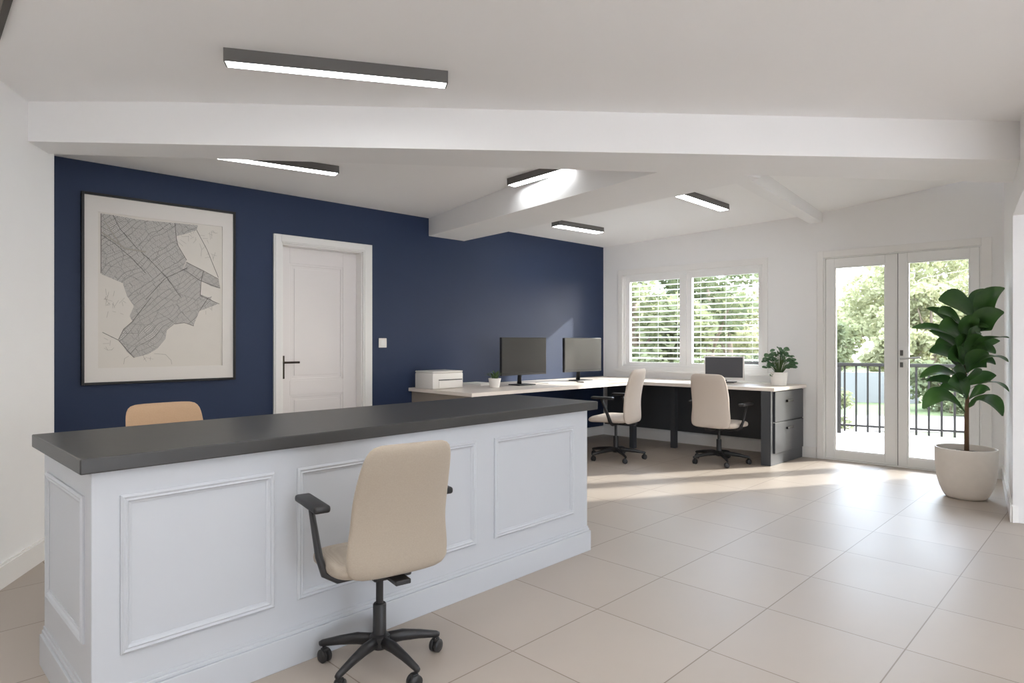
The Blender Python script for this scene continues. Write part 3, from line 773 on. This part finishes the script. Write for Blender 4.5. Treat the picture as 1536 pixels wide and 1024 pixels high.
p = at(668, 583, Z)
pr = thing('printer', F(p[0], p[1], A_BLUE, Z) @ Matrix.Translation((0.03, 0.14, 0)), 'white desktop printer at the end of the desk', 'printer')
m = MB(); m.box(-0.19, 0.19, -0.15, 0.15, 0.0, 0.158, bev=0.012); m.build('printer_body', M['white_plastic'], pr, smooth='angle')
m = MB(); m.box(-0.188, 0.188, -0.148, 0.15, 0.1585, 0.176, bev=0.007); m.build('scanner_lid', M['white_plastic'], pr, smooth='angle')
m = MB(); m.box(-0.12, 0.175, -0.153, -0.149, 0.085, 0.093); m.build('paper_slot', M['black_plastic'], pr)
m = MB(); m.box(-0.12, 0.175, -0.157, -0.15, 0.008, 0.08, bev=0.003); m.build('paper_tray', M['white_plastic'], pr)
q = at(716, 577, Z)
m = MB(); m.box(-0.11, 0.11, -0.15, 0.15, 0, 0.02, F(0, 0, 0.1)); 
tag(m.build('paper_stack', M['paper'], T=F(q[0], q[1] + 0.06, A_BLUE, Z)), 'stack of white paper beside the printer', 'paper')
q = at(826, 573.5, Z); m = MB(); m.box(-0.15, 0.15, -0.1, 0.1, 0, 0.006)
tag(m.build('paper_sheet', M['paper'], T=F(q[0], q[1], A_BLUE + 0.05, Z)), 'white paper lying on the desk between the two large monitors', 'paper')
q = at(1132, 574, Z); m = MB(); m.box(-0.17, 0.17, -0.08, 0.08, 0, 0.006)
tag(m.build('paper_sheet', M['paper'], T=F(q[0], q[1], A_WIN + 0.05, Z)), 'white paper lying between the small screen and the white-potted plant', 'paper')
q = at(889, 572.5, Z)
kb = thing('keyboard', F(q[0], q[1], A_BLUE - 0.1, Z), 'slim silver keyboard before the corner monitor', 'keyboard')
m = MB(); m.box(-0.2, 0.2, -0.06, 0.06, 0, 0.012, bev=0.004); m.build('keyboard_case', M['silver'], kb)
m = MB()
for r in range(4):
    for c in range(13): m.box(-0.19 + c * 0.0293, -0.165 + c * 0.0293, -0.05 + r * 0.026, -0.028 + r * 0.026, 0.0125, 0.016)
m.build('keys', M['white_plastic'], kb)

# leaf helpers
def leaf(m, p0, p1, p2, w, up, n=10, fold=0.18, prof=None, wave=0.0):
    """leaf blade along a quadratic curve p0-p1-p2 with half-fold about the midrib"""
    p0, p1, p2, up = Vector(p0), Vector(p1), Vector(p2), Vector(up)
    vs = []; fs = []; cols = 5
    ph = random.uniform(0, 6)
    for i in range(n + 1):
        t = i / n
        c = p0 * (1 - t) ** 2 + p1 * 2 * t * (1 - t) + p2 * t * t
        d = ((p1 - p0) * (1 - t) + (p2 - p1) * t).normalized()
        s = d.cross(up).normalized(); nn = s.cross(d).normalized()
        k = prof(t) if prof else math.sin(PI * min(1, t) ** 0.8) ** 0.7
        for j in range(cols):
            f = (j - 2) / 2.0
            v = c + s * (f * w * k) + nn * (abs(f) * w * k * fold + wave * w * k * math.sin(9 * t + ph + 2 * f) * abs(f))
            vs.append(v)
    for i in range(n):
        for j in range(cols - 1):
            a = i * cols + j; fs.append((a, a + 1, a + cols + 1, a + cols))
    m._new(vs, fs)

# small grass plant
p = at(742, 581, Z)
gp = thing('potted_plant', F(p[0], p[1], 0, Z), 'tiny grass plant in small white pot beside the near monitor', 'plant')
m = MB(); m.lathe([(0.043, 0.0), (0.047, 0.002), (0.064, 0.088), (0.065, 0.094), (0.059, 0.094), (0.057, 0.08)], 28); m.build('pot', M['pot_white'], gp, smooth='angle')
m = MB(); m.lathe([(0.057, 0.078), (0.03, 0.082), (0.002, 0.084)], 20); m.build('soil', M['soil'], gp)
m = MB()
for i in range(46):
    a = random.uniform(0, 2 * PI); r0 = random.uniform(0, 0.03); ln = random.uniform(0.03, 0.1); hh = random.uniform(0.06, 0.11)
    b = Vector((math.cos(a) * r0, math.sin(a) * r0, 0.08)); e = b + Vector((math.cos(a) * ln, math.sin(a) * ln, hh * (1 - ln * 4)))
    mid = b + Vector((math.cos(a) * ln * 0.3, math.sin(a) * ln * 0.3, hh * 0.9))
    leaf(m, b, mid, e, 0.006, (0.1, 0.2, 1), n=5)
m.build('foliage', M['grassy'], gp)

# round leaved plant near the free end of the desk
p = at(1168.5, 578, Z)
bp_ = thing('potted_plant', F(p[0], p[1], 0, Z), 'bushy round-leaved plant in white pot near the free end of the window desk', 'plant')
m = MB(); m.lathe([(0.07, 0.0), (0.075, 0.003), (0.088, 0.135), (0.089, 0.142), (0.081, 0.142), (0.079, 0.12)], 32); m.build('pot', M['pot_white'], bp_, smooth='angle')
m = MB(); m.lathe([(0.079, 0.118), (0.04, 0.124), (0.002, 0.126)], 20); m.build('soil', M['soil'], bp_)
ms, ml = MB(), MB()
for i in range(95):
    th = random.uniform(0, 2 * PI); ph = math.acos(random.uniform(-0.35, 1)); R = random.uniform(0.55, 1.0)
    e = Vector((math.cos(th) * math.sin(ph) * 0.16, math.sin(th) * math.sin(ph) * 0.14, math.cos(ph) * 0.17 + 0.0)) * R + Vector((0, 0, 0.235))
    if i == 0: e = Vector((-0.10, -0.05, 0.10))
    b = Vector((e.x * 0.15, e.y * 0.15, 0.12)); mid = (b + e) / 2 + Vector((0, 0, 0.04))
    ms.tube([b, mid, e], [0.0022, 0.0018, 0.0014], 5)
    d = Vector((e.x + random.uniform(-.05, .05), e.y + random.uniform(-.05, .05), random.uniform(-0.04, 0.05))).normalized()
    L = random.uniform(0.04, 0.06)
    leaf(ml, e - d * L * 0.3, e + d * L * 0.3 + Vector((0, 0, 0.012)), e + d * L * 0.75, L * 0.46, (random.uniform(-.3, .3), -0.6, 0.8), n=6, prof=lambda t: (math.sin(PI * (0.04 + 0.93 * t))) ** 0.55)
ms.build('stems', M['grassy'], bp_); ml.build('foliage', M['peperomia'], bp_, smooth=True)

# ------------------------------------------------------------------ large potted plant
PX, PY = 3.655, 5.10
fg = thing('potted_fiddle_leaf_fig', F(PX, PY, 0), 'tall broad-leaved plant in rounded stone-coloured pot beside the glazed doors', 'plant')
m = MB()
m.lathe([(0.005, 0.004), (0.12, 0.0), (0.135, 0.004), (0.155, 0.03), (0.18, 0.09), (0.198, 0.16), (0.208, 0.25), (0.212, 0.34), (0.212, 0.395), (0.209, 0.402), (0.201, 0.402), (0.198, 0.395), (0.196, 0.35)], 56)
m.build('pot', M['pot_stone'], fg, smooth='angle')
m = MB(); m.lathe([(0.1965, 0.352), (0.12, 0.358), (0.05, 0.362), (0.002, 0.364)], 32); m.build('soil', M['soil'], fg, smooth=True)
def lp(X, Y, dy=0.0):
    u = (1340 + X / 3.657 - 768) / 950.0; v = (513 - (410 + Y / 3.657)) / 950.0
    y = PY + dy
    return Vector((u * y - PX, dy, CAMH + v * y))
m = MB()
m.tube([(lp(402, 960).x, 0, 0.35), lp(402, 770), lp(405, 690), lp(395, 560), lp(402, 440), lp(420, 330), lp(445, 240)], [0.017, 0.016, 0.014, 0.011, 0.009, 0.007, 0.005], 12)
m.build('stem', M['stem'], fg, smooth=True)
m = MB()
def big(b, t, w, c=None, db=0.0, dt=0.0, up=(0, -0.8, 0.6), fold=0.3, wave=0.07):
    p0, p2 = lp(*b, db), lp(*t, dt)
    if c: p1 = lp(*c, (db + dt) / 2)
    else: p1 = (p0 + p2) / 2 + Vector((0, 0, 0.05))
    k = 0.001474
    leaf(m, p0, p1, p2, w * k * 0.66, up, n=14, fold=fold, wave=wave, prof=lambda q: max(0.04, (math.sin(PI * (0.03 + 0.955 * q ** 1.0))) ** 0.78 * (0.45 + 0.55 * min(1, q * 1.9))))
big((445, 245), (612, 82), 92, (500, 140), 0, -0.25)
big((440, 245), (498, 85), 70, (430, 150), 0, 0.06)
big((440, 248), (248, 148), 115, (370, 130), 0, -0.06, up=(0.1, -0.9, 0.4))
big((415, 345), (608, 215), 95, (480, 235), 0, -0.24, up=(0, -0.9, 0.4))
big((400, 362), (472, 248), 110, (395, 270), -0.02, -0.16, up=(0.0, -1, 0.3))
big((385, 330), (182, 192), 62, (290, 215), 0, 0.05)
big((385, 300), (245, 215), 80, (310, 205), 0.0, -0.1)
big((375, 370), (100, 300), 44, (250, 270), 0, -0.08)
big((385, 360), (250, 300), 95, (320, 280), -0.02, -0.14, up=(0.1, -1, 0.4))
big((390, 455), (195, 315), 62, (330, 350), 0, 0.02)
big((400, 440), (632, 355), 60, (520, 330), 0, -0.42, up=(0, -0.5, 0.85))
big((400, 440), (585, 370), 44, (500, 370), 0, -0.05)
big((395, 480), (335, 362), 120, (350, 400), -0.02, -0.2, up=(0, -1, 0.3))
big((400, 470), (500, 352), 100, (430, 370), -0.02, -0.16, up=(0, -1, 0.3))
big((398, 540), (198, 430), 88, (310, 410), -0.02, -0.16)
big((405, 545), (525, 440), 92, (435, 455), -0.02, -0.16, up=(0, -1, 0.3))
big((410, 535), (630, 486), 50, (540, 410), 0, -0.42, up=(0, -0.6, 0.8))
big((398, 560), (246, 390), 70, (330, 440), 0, 0.05)
big((392, 595), (146, 572), 62, (270, 490), 0, -0.06, up=(0, -0.6, 0.8))
big((405, 615), (565, 560), 58, (490, 560), 0, -0.08)
big((400, 690), (300, 602), 100, (390, 580), -0.02, -0.16, up=(0.1, -1, 0.3))
big((410, 640), (634, 648), 34, (560, 550), 0, -0.42, up=(0, -0.5, 0.85))
big((415, 690), (530, 640), 44, (480, 610), 0, -0.05)
big((395, 640), (180, 590), 44, (290, 555), 0, 0.08)
big((395, 765), (162, 742), 82, (255, 585), -0.01, -0.10, up=(0, -0.7, 0.7))
big((410, 735), (598, 782), 82, (520, 625), -0.01, -0.26, up=(0, -0.7, 0.7))
big((420, 420), (560, 440), 70, (500, 400), 0.0, -0.12)
big((390, 420), (230, 395), 70, (310, 350), 0.02, 0.06)
big((405, 500), (300, 470), 90, (350, 420), -0.04, -0.2, up=(0.1, -1, 0.3))
big((405, 500), (560, 500), 60, (490, 440), 0.0, -0.1)
big((410, 330), (520, 300), 90, (470, 250), -0.03, -0.16, up=(0, -1, 0.3))
big((400, 400), (420, 300), 110, (400, 330), -0.04, -0.2, up=(0, -1, 0.2))
big((398, 600), (450, 520), 90, (420, 540), -0.04, -0.18, up=(0, -1, 0.3))
big((395, 680), (250, 640), 52, (320, 590), 0.02, 0.08)
big((395, 600), (330, 520), 80, (350, 540), -0.02, -0.14, up=(0, -1, 0.3))
m.build('foliage', M['ficus'], fg, smooth=True)

# ------------------------------------------------------------------ terrace and garden
m = MB()
T = TW
m.box(-2.5, 9.0, 0.2, 2.95, -0.16, -0.03, T)
struct('floor_terrace', m, M['terrace'], 'pale stone terrace outside the glazed doors', 'terrace')
m = MB(); m.prism([(-60, -40), (90, -40), (90, 90), (-60, 90)], -0.6, -0.25)
struct('ground', m, M['lawn'], 'green lawn beyond the terrace railing', 'ground')
m = MB(); m.prism([(-4, 14.2), (9.5, 12.6), (30, 13.5), (30, 11.2), (12, 9.6), (-4, 12.4)], -0.26, -0.235)
struct('path', m, M['road'], 'pale gravel drive beyond the railing', 'path')
m = MB(); m.prism([(-60, -45), (90, -45), (90, -3.2), (-60, -3.2)], -0.26, -0.04)  # unseen ground, paved pale to bounce daylight up to the ceiling
struct('ground_forecourt', m, M['paving'], 'unseen forecourt, paved pale to bounce daylight in, on the near side of the building', 'ground')

rt = Vector((0.866, -0.5))
r0_ = Vector((4.59, 9.0)) - rt * 1.6
rl_ = thing('railing', F(r0_.x, r0_.y, math.atan2(-0.5, 0.866), -0.03), 'dark grey metal balustrade at the terrace edge', 'railing')
RLN = 4.6
m = MB(); m.box(0, RLN, -0.03, 0.03, 0.945, 0.99, bev=0.004); m.build('top_rail', M['rail'], rl_)
m = MB(); m.box(0, RLN, -0.012, 0.012, 0.1, 0.125); m.build('bottom_rail', M['rail'], rl_)
for xx in (0.02, 1.65, 3.2, RLN - 0.02):
    m = MB(); m.box(xx - 0.026, xx + 0.026, -0.026, 0.026, 0, 0.945); m.build('post', M['rail'], rl_)
xx = 0.16
while xx < RLN - 0.1:
    if min(abs(xx - q) for q in (1.65, 3.2)) > 0.05:
        m = MB(); m.box(xx - 0.0125, xx + 0.0125, -0.0125, 0.0125, 0.03, 0.945); m.build('baluster', M['rail'], rl_)
    xx += 0.142
m = MB(); wall_seg(m, Vector((7.4, 16.2)), Vector((9.9, 15.4)), 0.2, -0.3, 0.45, 1); wall_seg(m, Vector((7.39, 16.203)), Vector((9.91, 15.397)), 0.24, 0.45, 0.5, 1)
tag(m.build('garden_wall', M['garden_wall']), 'low pale garden wall beyond the drive', 'wall', kind='thing')

def crown_mesh(blobs, n, size, seed):
    rnd = random.Random(seed); m = MB()
    wt = [b[3] ** 2 for b in blobs]
    for i in range(n):
        cx, cy, cz, r, sz = rnd.choices(blobs, wt)[0]
        while True:
            v = Vector((rnd.uniform(-1, 1), rnd.uniform(-1, 1), rnd.uniform(-1, 1)))
            if 0.1 < v.length < 1: break
        v = v.normalized() * (rnd.random() ** 0.35)
        c = Vector((cx + v.x * r, cy + v.y * r, cz + v.z * r * sz))
        d = Vector((rnd.uniform(-1, 1), rnd.uniform(-1, 1), rnd.uniform(-0.9, 0.5))).normalized()
        s = d.cross(Vector((rnd.uniform(-1, 1), rnd.uniform(-1, 1), rnd.uniform(-1, 1)))).normalized()
        L = size * rnd.uniform(0.6, 1.3); wv = L * 0.32
        nn = d.cross(s)
        m._new([c - d * L * 0.5, c + s * wv + nn * wv * 0.3, c + d * L * 0.5, c - s * wv + nn * wv * 0.3], [(0, 1, 2), (0, 2, 3)])
    return m
GZ = -0.25
def tree(x, y, h, r, mat, label, n=2600, size=0.2, trunk=0.12, seed=1, lo=0.15, flat=1.0, name='tree', nb=11):
    rnd = random.Random(seed * 13)
    t = thing(name, F(x, y, 0, GZ), label, 'tree' if name == 'tree' else 'shrub', 'garden trees' if name == 'tree' else 'garden shrubs')
    blobs = []
    for k in range(nb):
        a = rnd.uniform(0, 2 * PI); q = rnd.uniform(lo, 0.92); rr_ = r * (0.35 + 0.65 * math.sin(PI * min(1, (q - lo) / (1.0 - lo) * 0.85 + 0.12)))
        br = r * rnd.uniform(0.34, 0.55)
        blobs.append((math.cos(a) * max(0, rr_ - br * 0.6) , math.sin(a) * max(0, rr_ - br * 0.6), min(q * h, h - br * 0.7 * flat), br, 0.75 * flat))
    crown_mesh(blobs, n, size, seed).build('crown', mat, t)
    m = MB(); m.tube([(0, 0, 0), (trunk * 0.2, 0, h * 0.3), (-trunk * 0.2, trunk * 0.2, h * 0.75)], [trunk, trunk * 0.75, trunk * 0.25], 10)
    for b in blobs[:5]: m.tube([(0, 0, h * 0.3), (b[0] * 0.5, b[1] * 0.5, (h * 0.3 + b[2]) / 2), b[:3]], [trunk * 0.5, trunk * 0.3, trunk * 0.12], 6)
    m.build('trunk' if name == 'tree' else 'branches', M['bark'], t, smooth=True)
    return t
# seen through the window
tree(2.5, 13.0, 4.6, 1.4, M['tree_b'], 'mid green tree filling the window pane nearest the navy wall', seed=2, nb=22, n=8000, lo=0.05, size=0.17)
tree(4.55, 14.6, 3.9, 1.1, M['tree_c'], 'darker tree whose leaves hang into the top of the wider window pane', seed=3, n=2000, lo=0.45, size=0.17)
tree(6.4, 18.6, 3.0, 1.7, M['tree_a'], 'low yellow green tree in the lower part of the wider window pane', seed=4, n=4500, lo=0.05)
tree(3.6, 19.6, 3.1, 1.9, M['tree_a'], 'yellow green tree standing farther off between the two window panes', seed=5, n=4000, lo=0.05)
# seen through the glazed doors
tree(10.7, 22.4, 4.3, 1.3, M['tree_b'], 'slim green tree against the sky in the left glazed door', seed=6, n=3400, lo=0.1)
tree(13.4, 20.2, 3.4, 1.5, M['tree_a'], 'yellow green tree beside the mullion in the left glazed door', seed=7, n=4500, lo=0.05)
tree(16.3, 25.5, 6.0, 2.5, M['tree_a'], 'broad yellow green tree in the right glazed door, before the handle side', seed=8, n=5200, lo=0.05, size=0.26)
tree(21.2, 30.0, 6.8, 2.8, M['tree_a'], 'tall yellow green tree in the right glazed door, behind the plant top', seed=9, n=5200, lo=0.05, size=0.28)
tree(20.6, 25.8, 5.6, 1.9, M['tree_b'], 'green tree at the right edge of the right glazed door, behind the broad-leaved plant', seed=10, n=4200, lo=0.05, size=0.26)
tree(10.9, 17.6, 1.9, 1.0, M['tree_a'], 'low yellow green shrub behind the pale garden wall', seed=11, n=2200, lo=0.05, trunk=0.05, name='shrub')
tree(8.9, 17.9, 2.2, 0.9, M['tree_c'], 'dark green shrub behind the left end of the garden wall', seed=12, n=2000, lo=0.05, trunk=0.05, name='shrub')
tree(9.3, 13.4, 1.25, 0.95, M['tree_c'], 'leafy green shrub behind the balustrade in the right glazed door', seed=13, n=2000, lo=0.05, size=0.14, trunk=0.04, name='shrub')
tree(11.2, 14.6, 1.6, 0.9, M['tree_b'], 'mid green shrub behind the broad-leaved plant and its balustrade', seed=14, n=2200, lo=0.05, trunk=0.05, name='shrub')
tree(5.35, 10.6, 0.75, 0.35, M['tree_b'], 'small shrub beside the balustrade post in the left glazed door', seed=15, n=700, lo=0.1, size=0.09, trunk=0.02, name='shrub')
tree(2.9, 10.5, 1.25, 0.65, M['tree_c'], 'dark low shrub at the foot of the window pane nearest the navy wall', seed=16, n=1800, lo=0.05, size=0.13, trunk=0.03, name='shrub')
tree(4.5, 11.9, 1.3, 0.75, M['tree_c'], 'dark low shrub behind the small screen', seed=17, n=1500, lo=0.05, size=0.13, trunk=0.03, name='shrub')

tree(20.0, 38.0, 4.8, 3.2, M['tree_a'], 'pale distant tree behind the slim green tree in the left glazed door', seed=21, n=3600, lo=0.05, size=0.42, trunk=0.2)
tree(29.5, 42.0, 6.4, 4.2, M['tree_a'], 'pale distant tree behind the broad tree in the right glazed door', seed=22, n=3600, lo=0.05, size=0.46, trunk=0.2)
tree(9.0, 33.0, 3.6, 3.4, M['tree_a'], 'pale distant tree seen behind the pane nearest the navy wall', seed=23, n=3600, lo=0.05, size=0.4, trunk=0.2)
tree(15.5, 44.5, 4.2, 3.2, M['tree_b'], 'distant green tree low in the wider window pane', seed=24, n=3600, lo=0.05, size=0.42, trunk=0.2)

# ------------------------------------------------------------------ light
SUN_EL = math.radians(27.0)
sd = Vector((0.965, 0.26, 0)).normalized() * math.cos(SUN_EL) + Vector((0, 0, math.sin(SUN_EL)))
su = bpy.data.lights.new('sun', 'SUN'); su.energy = 3.5; su.angle = math.radians(1.6); su.color = (1.0, 0.95, 0.89)
so = bpy.data.objects.new('sun', su); COL.objects.link(so)
so.rotation_euler = sd.to_track_quat('Z', 'Y').to_euler(); so.location = (12, 8, 8)

wd = bpy.data.worlds.new('World'); SC.world = wd; wd.use_nodes = True
nt = wd.node_tree; nt.nodes.clear()
out = nt.nodes.new('ShaderNodeOutputWorld'); bg = nt.nodes.new('ShaderNodeBackground')
sky = nt.nodes.new('ShaderNodeTexSky'); sky.sky_type = 'NISHITA'; sky.sun_disc = False
sky.sun_elevation = SUN_EL; sky.sun_rotation = math.atan2(sd.x, sd.y)
sky.air_density = 1.0; sky.dust_density = 2.5; sky.ozone_density = 1.0
mxs = nt.nodes.new('ShaderNodeMix'); mxs.data_type = 'RGBA'; mxs.inputs[0].default_value = 0.7
hs = nt.nodes.new('ShaderNodeRGB'); hs.outputs[0].default_value = (7.0, 7.8, 9.1, 1)      # thin high cloud evens out the blue
tcw = nt.nodes.new('ShaderNodeTexCoord'); sep = nt.nodes.new('ShaderNodeSeparateXYZ'); nt.links.new(tcw.outputs['Generated'], sep.inputs[0])
mz = nt.nodes.new('ShaderNodeMapRange'); mz.inputs['From Min'].default_value = 0.0; mz.inputs['From Max'].default_value = 1.0
mz.inputs['To Min'].default_value = 0.55; mz.inputs['To Max'].default_value = 1.65        # overcast luminance rises to the zenith
nt.links.new(sep.outputs['Z'], mz.inputs['Value'])
vs_ = nt.nodes.new('ShaderNodeVectorMath'); vs_.operation = 'SCALE'
nt.links.new(hs.outputs[0], vs_.inputs[0]); nt.links.new(mz.outputs[0], vs_.inputs['Scale'])
nt.links.new(sky.outputs[0], mxs.inputs[6]); nt.links.new(vs_.outputs[0], mxs.inputs[7])
nt.links.new(mxs.outputs[2], bg.inputs[0]); bg.inputs[1].default_value = 0.7
nt.links.new(bg.outputs[0], out.inputs[0])

def portal(T, w, h):
    l = bpy.data.lights.new('daylight_portal', 'AREA'); l.shape = 'RECTANGLE'; l.size = w; l.size_y = h; l.cycles.is_portal = True
    o = bpy.data.objects.new('daylight_portal', l); COL.objects.link(o); o.matrix_local = T
portal(F(4.5, -2.83, 0, 1.07) @ Matrix.Rotation(PI / 2, 4, 'X'), 3.0, 2.05)
portal(TW @ Matrix.Translation(((WX0 + WX1) / 2, 0.22, 1.53)) @ Matrix.Rotation(-PI / 2, 4, 'X'), 1.85, 1.2)
portal(TW @ Matrix.Translation(((PX0 + PX1) / 2, 0.22, 1.08)) @ Matrix.Rotation(-PI / 2, 4, 'X'), 1.38, 2.15)

# ------------------------------------------------------------------ camera and view
cd_ = bpy.data.cameras.new('camera'); cam = bpy.data.objects.new('camera', cd_); COL.objects.link(cam)
cam.location = (0, 0, CAMH); cam.rotation_euler = (PI / 2, 0, 0)
cd_.sensor_width = 36; cd_.lens = 950 / 1536 * 36; cd_.shift_y = 1 / 1536; cd_.clip_start = 0.02; cd_.clip_end = 500
SC.camera = cam
SC.view_settings.view_transform = 'Standard'; SC.view_settings.look = 'None'; SC.view_settings.gamma = 1.0
SC.view_settings.use_curve_mapping = False
SC.view_settings.exposure = 1.2
SC.cycles.max_bounces = 12; SC.cycles.diffuse_bounces = 8; SC.cycles.transparent_max_bounces = 16
SC.cycles.sample_clamp_indirect = 6.0
SC.cycles.use_denoising = True
